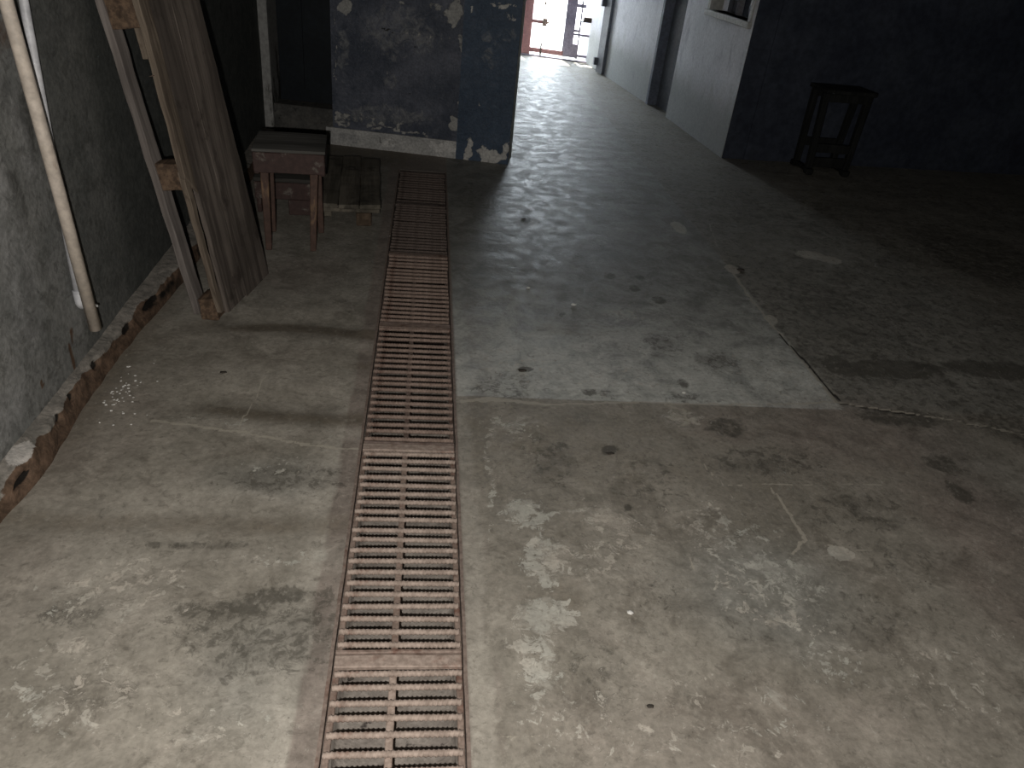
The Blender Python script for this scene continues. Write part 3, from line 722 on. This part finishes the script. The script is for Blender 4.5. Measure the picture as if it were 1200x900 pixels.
# ================================================================== LEANING PALLET
def pallet():
    v = Vector((.095, .495, 0)).normalized(); u = Vector((-.145, 0, 1)); u = (u - v * u.dot(v)).normalized(); w = v.cross(u).normalized()
    if w.x < 0: w = -w
    O = Vector((-.785, 2.805, .003))
    M_ = Matrix(((w.x, v.x, u.x, O.x), (w.y, v.y, u.y, O.y), (w.z, v.z, u.z, O.z), (0, 0, 0, 1)))
    t = thing('wooden_pallet', 'weathered wooden pallet standing on edge, leaning against the left wall', 'pallet')
    t.matrix_world = M_
    Mg = mat_wood('weathered_grey_board', (.085, .070, .060), (.19, .160, .138), 2, 9, .85, (.05, .04, .034), .56)
    Mb = mat_wood('split_brown_board', (.095, .073, .056), (.215, .175, .135), 2, 10, .8, (.06, .042, .03), .58)
    Mk = mat_wood('pallet_block_wood', (.075, .05, .035), (.165, .11, .072), 1, 14, .8, (.06, .04, .03), .55)
    Ms = mat_wood('grey_slat', (.14, .122, .112), (.225, .20, .185), 2, 9, .85)
    W = .49; H = 1.21; T = .020
    # (local x = away from wall, y = across the face to the far edge, z = up its length)
    def board(y0, y1, z0, z1, x0, x1, mat, seed, name='deck_board', amp=.004, cuts=16):
        return link(name, plank(x0, x1, y0, y1, z0, z1, .003, amp, seed, cuts), mat, t)
    for y0, y1, z0, sd in ((.065, .2375, .008, 1), (.2377, W, .0, 2)):
        bm = plank(-T, 0, y0, y1, z0, H, .0006, .003, sd, 18)
        for vv in bm.verts: vv.co.y = .065 + (vv.co.y - .065) * (1 - .15 * vv.co.z)
        link('deck_board', bm, Mg, t)
    # the near edge board, broken off half way down, its split remnant below
    bm = plank(-T, .003, -.004, .062, .545, H, .003, .003, 3, 20)
    for vv in bm.verts:
        if vv.co.z < .59: vv.co.z += .05 * mnoise.noise(Vector((vv.co.y * 40, vv.co.x * 60, 4))) + (.03 if vv.co.y < .03 else -.03)
    link('deck_board', bm, Mb, t)
    bm = plank(-T - .004, -.003, .0, .030, .03, .60, .002, .004, 5, 16)
    for vv in bm.verts:
        if vv.co.z < .12: vv.co.y += (.12 - vv.co.z) * .12
        if vv.co.y > .015: vv.co.y += .010 * mnoise.noise(Vector((0, vv.co.z * 14, 2)))
    o = link('deck_board', bm, Mb, t); o['label'] = 'split remnant of the broken edge board'
    # blocks between the two decks
    for z0, z1, sd in ((.002, .095, 1), (.530, .630, 2), (1.075, 1.19, 3)):
        for y0, y1 in ((.004, .095), (W - .19, W - .11)):
            bm = bmesh.new(); add_box(bm, -.090 - .036 * z0, -T - .001, y0, y1, z0, z1); cut(bm, 3); bevel(bm, .003, 1); rough_up(bm, .006, 18, sd + y0 * 7)
            link('block', bm, Mk, t)
    for y0, y1, z0, sd in ((-.004, .060, .03, 9), (W - .20, W - .14, .01, 11)):
        bm = plank(-.116, -.088, y0, y1, z0, H, .003, .004, sd, 16)
        for vv in bm.verts: vv.co.x -= .028 * vv.co.z
        link('back_slat', bm, Ms, t)
    bm = plank(-.047, -.0205, .012, .03, .98, 1.08, .002, .003, 8, 3); o = link('splinter', bm, Mb, t)
    bm = bmesh.new(); tube(bm, [(-.012, .0, .93), (-.014, -.03, .931)], [.0015, .0012], 6); link('nail', bm, M_rail[0], t)
    return t
pallet()

# ================================================================== STOOLS
M_redwood = mat_paint_worn('worn_red_brown_paint', (.055, .031, .027), (.13, .11, .095), 12, .56, .65)
M_legwood = mat_paint_worn('worn_leg_paint', (.085, .050, .038), (.20, .125, .075), 8, .56, .65, axis=2)
M_top = mat_wood('dusty_grey_top', (.095, .092, .085), (.165, .16, .148), 0, 7, .8)
def leg(top, foot, a, b, mat, parent, seed=0, name='leg'):
    top = Vector(top); foot = Vector(foot); bm = bmesh.new()
    add_hexa(bm, [foot + Vector((sx * b, sy * b, 0)) for sx, sy in ((-1, -1), (1, -1), (1, 1), (-1, 1))] + [top + Vector((sx * a, sy * a, 0)) for sx, sy in ((-1, -1), (1, -1), (1, 1), (-1, 1))])
    bmesh.ops.subdivide_edges(bm, edges=[e for e in bm.edges if e.calc_length() > .1], cuts=6, use_grid_fill=True)
    bevel(bm, .003, 1)
    for v in bm.verts:
        if v.co.z > foot.z + .01: v.co += Vector(mnoise.noise_vector(v.co * 9 + Vector((seed, 0, 0)))) * .002
    return link(name, bm, mat, parent)
def stool():
    c = (-.634, 3.71, 0); t = thing('wooden_stool', 'small square red-brown wooden stool with dusty top beside the leaning pallet', 'stool', c, (0, 0, math.radians(5)))
    link('seat', plank(-.165, .160, -.150, .168, .481, .495, .003, .002, 2, 6), M_top, t)
    for (x0, x1, y0, y1) in ((-.162, .157, -.147, -.125), (-.162, .157, .143, .165), (-.162, -.140, -.124, .142), (.135, .157, -.124, .142)):
        link('apron', plank(x0, x1, y0, y1, (.385 if y0 < 0 and y1 < 0 else .372), .480, .003, .003, x0 * 9 + y0, 6), M_redwood, t)
    for sx, sy in ((-1, -1), (1, -1), (1, 1), (-1, 1)):
        top = (-.116 if sx < 0 else .110, sy * .118, .46); foot = (-.122 if sx < 0 else (.088 if sy < 0 else .118), sy * .122, .0)
        leg(top, foot, .019, .014, M_legwood, t, sx + sy * 3)
stool()
def low_stool():
    t = thing('low_bench', 'low reddish wooden bench in shadow under and behind the square stool', 'bench', (-.755, 4.20, 0), (0, 0, math.radians(3)))
    link('seat', plank(-.155, .145, -.135, .135, .178, .20, .004, .003, 12, 6), mat_wood('dark_bench_top', (.05, .047, .042), (.085, .08, .072), 0, 7), t)
    link('apron', plank(-.15, .14, -.130, -.110, .085, .177, .003, .003, 4, 6), M_redwood, t)
    link('apron', plank(-.15, .14, .110, .130, .085, .177, .003, .003, 5, 6), M_redwood, t)
    link('end_board', plank(.02, .14, -.128, -.108 + .0, .0, .084, .003, .003, 6, 3), M_redwood, t)
    for x in (-.135, .125):
        link('end_board', plank(x - .012, x + .012, -.105, .105, .0, .177, .003, .003, 7 + x, 4), M_redwood, t)
low_stool()
def platform():
    t = thing('low_wooden_platform', 'low dark plank platform on beams in front of the black partition', 'platform', (-.425, 4.42, 0), (0, 0, math.radians(4)))
    Mp = mat_wood('dark_grimy_plank', (.11, .098, .076), (.19, .17, .137), 1, 8, .85, (.04, .035, .03), .57)
    Me = mat_wood('beam_wood', (.095, .066, .045), (.16, .115, .08), 1, 12, .8)
    for i, (a, b, ya, yb) in enumerate(((-.172, -.0605, -.455, .44), (-.059, .0525, -.462, .455), (.054, .165, -.45, .43))):
        link('plank', plank(a, b, ya, yb, .094, .118, .004, .004, i + 20, 14), Mp, t)
    link('batten', plank(-.168, .160, -.448, -.395, .072, .093, .003, .003, 31, 6), Mp, t)
    link('batten', plank(-.168, .160, .37, .42, .072, .093, .003, .003, 33, 6), Mp, t)
    link('beam', plank(.035, .115, -.455, .43, .0, .071, .005, .003, 34, 10), Me, t)
    link('beam', plank(-.165, -.10, -.33, .43, .0, .071, .005, .003, 35, 10), Mp, t)
platform()
def dark_stool():
    t = thing('tall_wooden_stool', 'tall dark wooden stool with runner feet against the navy wall at right', 'stool', (3.15, 5.865, 0), (0, 0, math.radians(2)))
    Md = mat_wood('blackened_wood', (.012, .013, .013), (.026, .027, .026), 2, 9, .8)
    link('seat', plank(-.205, .21, -.15, .135, .605, .635, .005, .003, 2, 6), Md, t)
    link('apron', plank(-.19, .19, -.125, -.105, .545, .604, .003, .002, 3, 5), Md, t)
    link('apron', plank(-.19, .19, .095, .115, .545, .604, .003, .002, 4, 5), Md, t)
    for sx in (-1, 1):
        for sy in (-1, 1): leg((sx * .178, sy * .085 - .01, .604), (sx * .155, sy * .105 - .01, .046), .024, .022, Md, t, sx + 2 * sy)
        bm = plank(sx * .155 - .028, sx * .155 + .028, -.165, .145, .0, .045, .008, .002, 6 + sx, 8)
        for v in bm.verts:
            if v.co.z < .02 and abs(v.co.y + .01) < .08: v.co.z += .018
        link('runner', bm, Md, t)
    link('stretcher', plank(-.135, .135, -.130, -.105, .17, .235, .003, .002, 8, 5), Md, t)
    link('stretcher', plank(-.135, .135, .085, .11, .17, .235, .003, .002, 9, 5), Md, t)
    link('lower_board', plank(-.13, .13, -.125, -.110, .055, .13, .003, .002, 10, 5), Md, t)
dark_stool()

# ================================================================== PIPES ON THE LEFT WALL
M_beige = mat_mottled('beige_pvc', (.49, .43, .365), (.55, .485, .42), 5, .45, .4, bump=.05, c3=(.40, .33, .27), s3=9, t3=.62)
M_wpvc = mat_mottled('white_pvc', (.52, .53, .56), (.60, .60, .62), 5, .45, .4, bump=.05)
t = thing('wall_mounted_pipe', 'beige plastic pipe running down the left wall, open at its lower end', 'pipe', (-1.052, 2.30, .222))
bm = bmesh.new(); tube(bm, [(0, 0, 0), (0, -.045, .5), (-.002, -.095, 1.0), (-.004, -.25, 2.67)], [.0185, .018, .0172, .017], 24); link('pipe', bm, M_beige, t, smooth=True)
bm = bmesh.new(); tube(bm, [(0, 0, -.001), (0, 0, -.003)], .0145, 20); link('bore_shade', bm, M_soot, t)  # flat dark disc painting the shade inside the open end
bm = bmesh.new()
add_box(bm, -.075, -.068, .095, .135, .070, .094); tube(bm, [(-.070, .115, .082), (-.050, .110, .084), (-.035, .075, .084), (-.022, .03, .082), (-.012, .012, .081)], .006, 8)
tube(bm, [(.0185 * math.cos(a) * 1.08, .0185 * math.sin(a) * 1.08 - .003, .080) for a in np.linspace(.6, 2.8, 11)], .004, 6)
link('clip', bm, mat_mottled('grey_clip', (.3, .3, .29), (.4, .4, .38), 12), t)
t = thing('wall_mounted_conduit', 'thin white plastic conduit behind the beige pipe, with an elbow at the bottom', 'pipe', (-1.112, 2.365, .285))
bm = bmesh.new(); tube(bm, [(0, 0, .04), (0, .03, .5), (0, .07, 1.0), (0, .17, 2.6)], .0125, 20); link('pipe', bm, M_wpvc, t, smooth=True)
bm = bmesh.new(); tube(bm, [(0, 0, .042)] + [(.0, .026 * (1 - math.cos(a)), .006 - .026 * math.sin(a)) for a in np.linspace(0, math.pi / 2, 7)] + [(0, .05, -.020)], .0155, 16); link('elbow', bm, M_wpvc, t, smooth=True)

# ================================================================== GATE AND OUTSIDE
GA = np.array([1.0, 10.55]); GB = np.array([2.05, 10.25])
GD = (GB - GA) / np.linalg.norm(GB - GA); GN = np.array([GD[1], -GD[0]])
def gs(px, py):
    w = onwall(px, py, GA, GB); return float((w[:2] - GA) @ GD), float(w[2])
def gbox(bm, s0, s1, d0, d1, z0, z1):
    q = [GA + GD * s0 + GN * d1, GA + GD * s1 + GN * d1, GA + GD * s1 + GN * d0, GA + GD * s0 + GN * d0]
    add_hexa(bm, [(p[0], p[1], z0) for p in q] + [(p[0], p[1], z1) for p in q])
def gpart(name, boxes, mat, parent):
    bm = bmesh.new()
    for b in boxes: gbox(bm, *b)
    bmesh.ops.translate(bm, vec=-Vector((GA[0], GA[1], 0)), verts=bm.verts)
    return link(name, bm, mat, parent)
M_gred = mat_mottled('brick_red_gate_paint', (.26, .13, .13), (.34, .17, .165), 6, .5, .4)
M_gpur = mat_mottled('grey_violet_gate_paint', (.22, .20, .27), (.30, .27, .34), 6, .5, .4)
g = thing('steel_gate', 'red and violet-grey steel gate standing in the bright doorway at the far end', 'gate', (GA[0], GA[1], 0))
gpart('gate_post', [(.14, .285, -.03, .03, 0, 2.35)], M_gred, g)
gpart('bottom_rail', [(.285, .72, -.02, .02, .045, .10)], M_gred, g)
gpart('top_rail', [(.285, 1.12, -.02, .02, 2.28, 2.35)], M_gred, g)
gpart('lock_bar', [(.285, .44, -.015, .02, .385, .425)], M_gred, g)
bm = bmesh.new(); p = GA + GD * .445 + GN * .01
tube(bm, [(p[0] - GA[0], p[1] - GA[1], .36), (p[0] - GA[0], p[1] - GA[1], .45)], .03, 8); tube(bm, [(p[0] - GA[0] + .02, p[1] - GA[1], .405), (p[0] - GA[0] + .07, p[1] - GA[1] - .02, .405)], [.02, .004], 8)
link('padlock', bm, M_rail[0], g)
bm = bmesh.new(); p = GA + GD * .43 + GN * .02
tube(bm, [(p[0] - GA[0], p[1] - GA[1], .02), (p[0] - GA[0], p[1] - GA[1], .16)], .012, 8); link('drop_bolt', bm, M_rail[2], g)
bm = bmesh.new(); tube(bm, [(p[0] - GA[0], p[1] - GA[1], .60), (p[0] - GA[0], p[1] - GA[1], .64)], .016, 8); link('knob', bm, M_rail[0], g)
gpart('leaf_panel', [(.70, .83, -.012, .012, .04, 2.3), (.83, .90, -.012, .012, .04, .20), (.83, .90, -.012, .012, .34, .37), (.83, .94, -.012, .012, .62, .66)], M_gpur, g)
gpart('leaf_stile', [(.885, .905, -.015, .015, .03, 2.3)], M_gpur, g)
gpart('leaf_stile', [(1.03, 1.075, -.02, .02, .02, 2.3)], M_gpur, g)
gpart('leaf_rail', [(.70, 1.05, -.012, .016, .30, .325)], M_gpur, g)
gpart('leaf_rail', [(.90, 1.05, -.012, .016, .46, .475)], M_gpur, g)
gpart('leaf_rail', [(.90, 1.05, -.012, .016, .055, .085)], M_gpur, g)
gpart('lock_box', [(.93, 1.04, -.03, .035, .47, .52)], M_rail[2], g)
# threshold rail
prism('trim_5', [tuple(GA + GD * .05 + GN * .05), tuple(GA + GD * 1.1 + GN * .05), tuple(GA + GD * 1.1 + GN * .01), tuple(GA + GD * .05 + GN * .01)], 0, .018, M_gpur)
# open door leaf against the corridor wall
t = thing('open_door', 'dark grey door leaf folded back against the bright corridor wall near the gate', 'door', (2.0, 9.7, 0))
bm = bmesh.new()
a, b = cy(9.42) + [-.012, 0], cy(9.60) + [-.03, 0]
nn = np.array([-.035, -.005])
q = [a, b, b + nn, a + nn]; add_hexa(bm, [(p[0] - 2.0, p[1] - 9.7, .012) for p in q] + [(p[0] - 2.0, p[1] - 9.7, 2.25) for p in q]); link('door_leaf', bm, M_greydoor, t)
bm = bmesh.new(); add_box(bm, b[0] - 2.075, b[0] - 2.02, b[1] - 9.74, b[1] - 9.68, .09, .17); add_box(bm, b[0] - 2.075, b[0] - 2.02, b[1] - 9.74, b[1] - 9.68, .72, .80); link('hinge', bm, M_greydoor, t)
# lintel over the gateway
prism('wall_far', [tuple(GA + GD * -.2), tuple(GA + GD * 1.5), tuple(GA + GD * 1.5 - GN * .2), tuple(GA + GD * -.2 - GN * .2)], 2.36, CEIL, M_plinth)
# outside: sunlit ground and a pale wall across the street
M_out = mat_mottled('sunlit_pavement', (.62, .61, .58), (.70, .69, .66), 1.5, .85, .2)
bm = bmesh.new(); add_box(bm, -40, 40, 10.7, 70, -.15, -.005); struct(link('ground_street', bm, M_out))
# ================================================================== SMALL THINGS ON THE FLOOR
M_peb = mat_mottled('dark_pebble', (.04, .035, .03), (.075, .065, .055), 60, .9, .15)
M_chip = mat_mottled('white_chip', (.62, .61, .58), (.75, .74, .70), 40, .7, .3)
def bit(name, px, py, r, mat, label, cat, z=0, sq=(1, 1, .6), seed=1, group=None):
    p = ground(px, py, z); bm = bmesh.new(); blob(bm, (0, 0, 0), r, seed, 2, sq)
    zmin = min(v.co.z for v in bm.verts); bmesh.ops.translate(bm, vec=(0, 0, -zmin), verts=bm.verts)
    o = link(name, bm, mat, smooth=True); o.location = (p[0], p[1], z); tag(o, label, cat, group); return o
gz = -.142
bit('pebble', 411, 796, .0085, M_peb, 'dark round pebble in the channel under the nearest grate, left of its centre bar', 'pebble', gz, (1, 1, .9), 1, 'pebbles in the drain')
bit('pebble', 500, 725, .007, M_peb, 'small dark pebble in the channel under the second grate, nearer its centre bar', 'pebble', gz, (.8, 1.1, .8), 2, 'pebbles in the drain')
bit('pebble', 520, 741, .0075, M_peb, 'dark pebble in the channel under the second grate, close to its right rail', 'pebble', gz, (1.2, .9, .8), 3, 'pebbles in the drain')
for i, (px, py, r, lab) in enumerate(((672, 358, .010, 'tiny bright white chip on the grey slab, farthest of the loose chips'), (738, 719, .008, 'tiny white chip on the brown floor in the foreground, right of the pale lime stains'),
                                     (801, 461, .007, 'tiny white chip just beyond the floor joint, beside a dark spot'), (619, 338, .008, 'tiny pale chip on the grey slab left of the brightest chip'))):
    bit('plaster_chip', px, py, r, M_chip, lab, 'chip', 0, (1.2, .8, .5), 10 + i, 'loose plaster chips')
for i, (px, py, r, lab) in enumerate(((614, 257, .014, 'dark crumb of dirt on the floor in front of the black partition'), (868, 317, .018, 'dark crumb lying at the far end of the diagonal floor crack'),
                                     (612, 435, .014, 'dark crumb on the grey slab right of the drain'), (715, 532, .010, 'small dark crumb on the brown floor just this side of the joint'), (262, 437, .010, 'small dark crumb on the floor between the pallet and the kerb'), (762, 828, .007, 'small dark crumb on the brown floor near the bottom of the picture'))):
    bit('dirt_crumb', px, py, r, M_peb, lab, 'crumb', 0, (1.3, .8, .28), 30 + i, 'dark crumbs on the floor')
bm = bmesh.new()
for i in range(90):
    px, py = random.gauss(132, 22), random.gauss(458, 16)
    p = ground(px, py)
    if p[0] < -1.03 or p[0] > -.5: continue
    blob(bm, (p[0], p[1], .002), random.uniform(.0018, .0045), i, 1, (1.2, 1, .5))
tag(link('plaster_crumbs', bm, M_chip), 'scatter of tiny white plaster crumbs on the floor beside the kerb', 'crumbs', kind='stuff')

# ================================================================== LIGHT
w = bpy.data.worlds.new('sky'); S.world = w; w.use_nodes = True
bg = w.node_tree.nodes['Background']
sky = w.node_tree.nodes.new('ShaderNodeTexSky')
sky.sky_type = 'HOSEK_WILKIE'; sky.turbidity = 4; sky.ground_albedo = .5
sky.sun_direction = Vector((.15, .35, .9)).normalized()
hz = w.node_tree.nodes.new('ShaderNodeMix'); hz.data_type = 'RGBA'; hz.inputs[0].default_value = .8     # thin bright overcast over the blue
hz.inputs[7].default_value = (.86, .94, 1.0, 1)
w.node_tree.links.new(sky.outputs[0], hz.inputs[6]); w.node_tree.links.new(hz.outputs[2], bg.inputs[0]); bg.inputs[1].default_value = 18.5
def light(name, kind, loc, energy, color=(1, 1, 1), target=None, **kw):
    d = bpy.data.lights.new(name, kind); d.energy = energy; d.color = color
    for k_, v_ in kw.items(): setattr(d, k_, v_)
    o = bpy.data.objects.new(name, d); COL.objects.link(o); o.location = loc
    if target is not None: o.rotation_euler = (Vector(target) - Vector(loc)).to_track_quat('-Z', 'Y').to_euler()
    return o
# sun on the street, reaching a little way through the gateway
light('sun', 'SUN', (1.5, 13, 6), 26.0, (1, .97, .92), target=(1.75, 11.3, 0), angle=.01)
# the gateway is a sampling portal for the sky light (it emits nothing itself)
gc = GA + GD * .62 - GN * .06
pl_ = light('gateway_portal', 'AREA', (gc[0], gc[1], 1.18), 0, target=(gc[0] + GN[0], gc[1] + GN[1], 1.18), shape='RECTANGLE', size=1.0, size_y=2.36)
pl_.data.cycles.is_portal = True
# the photographer's hand torch, a little left of and below the lens
tp = CP + RC @ np.array([-.065, -.07, 0])
light('torch', 'SPOT', tuple(tp), 160, (1, .955, .895), target=tuple(ground(520, 420)), spot_size=math.radians(150), spot_blend=.5, shadow_soft_size=.012)
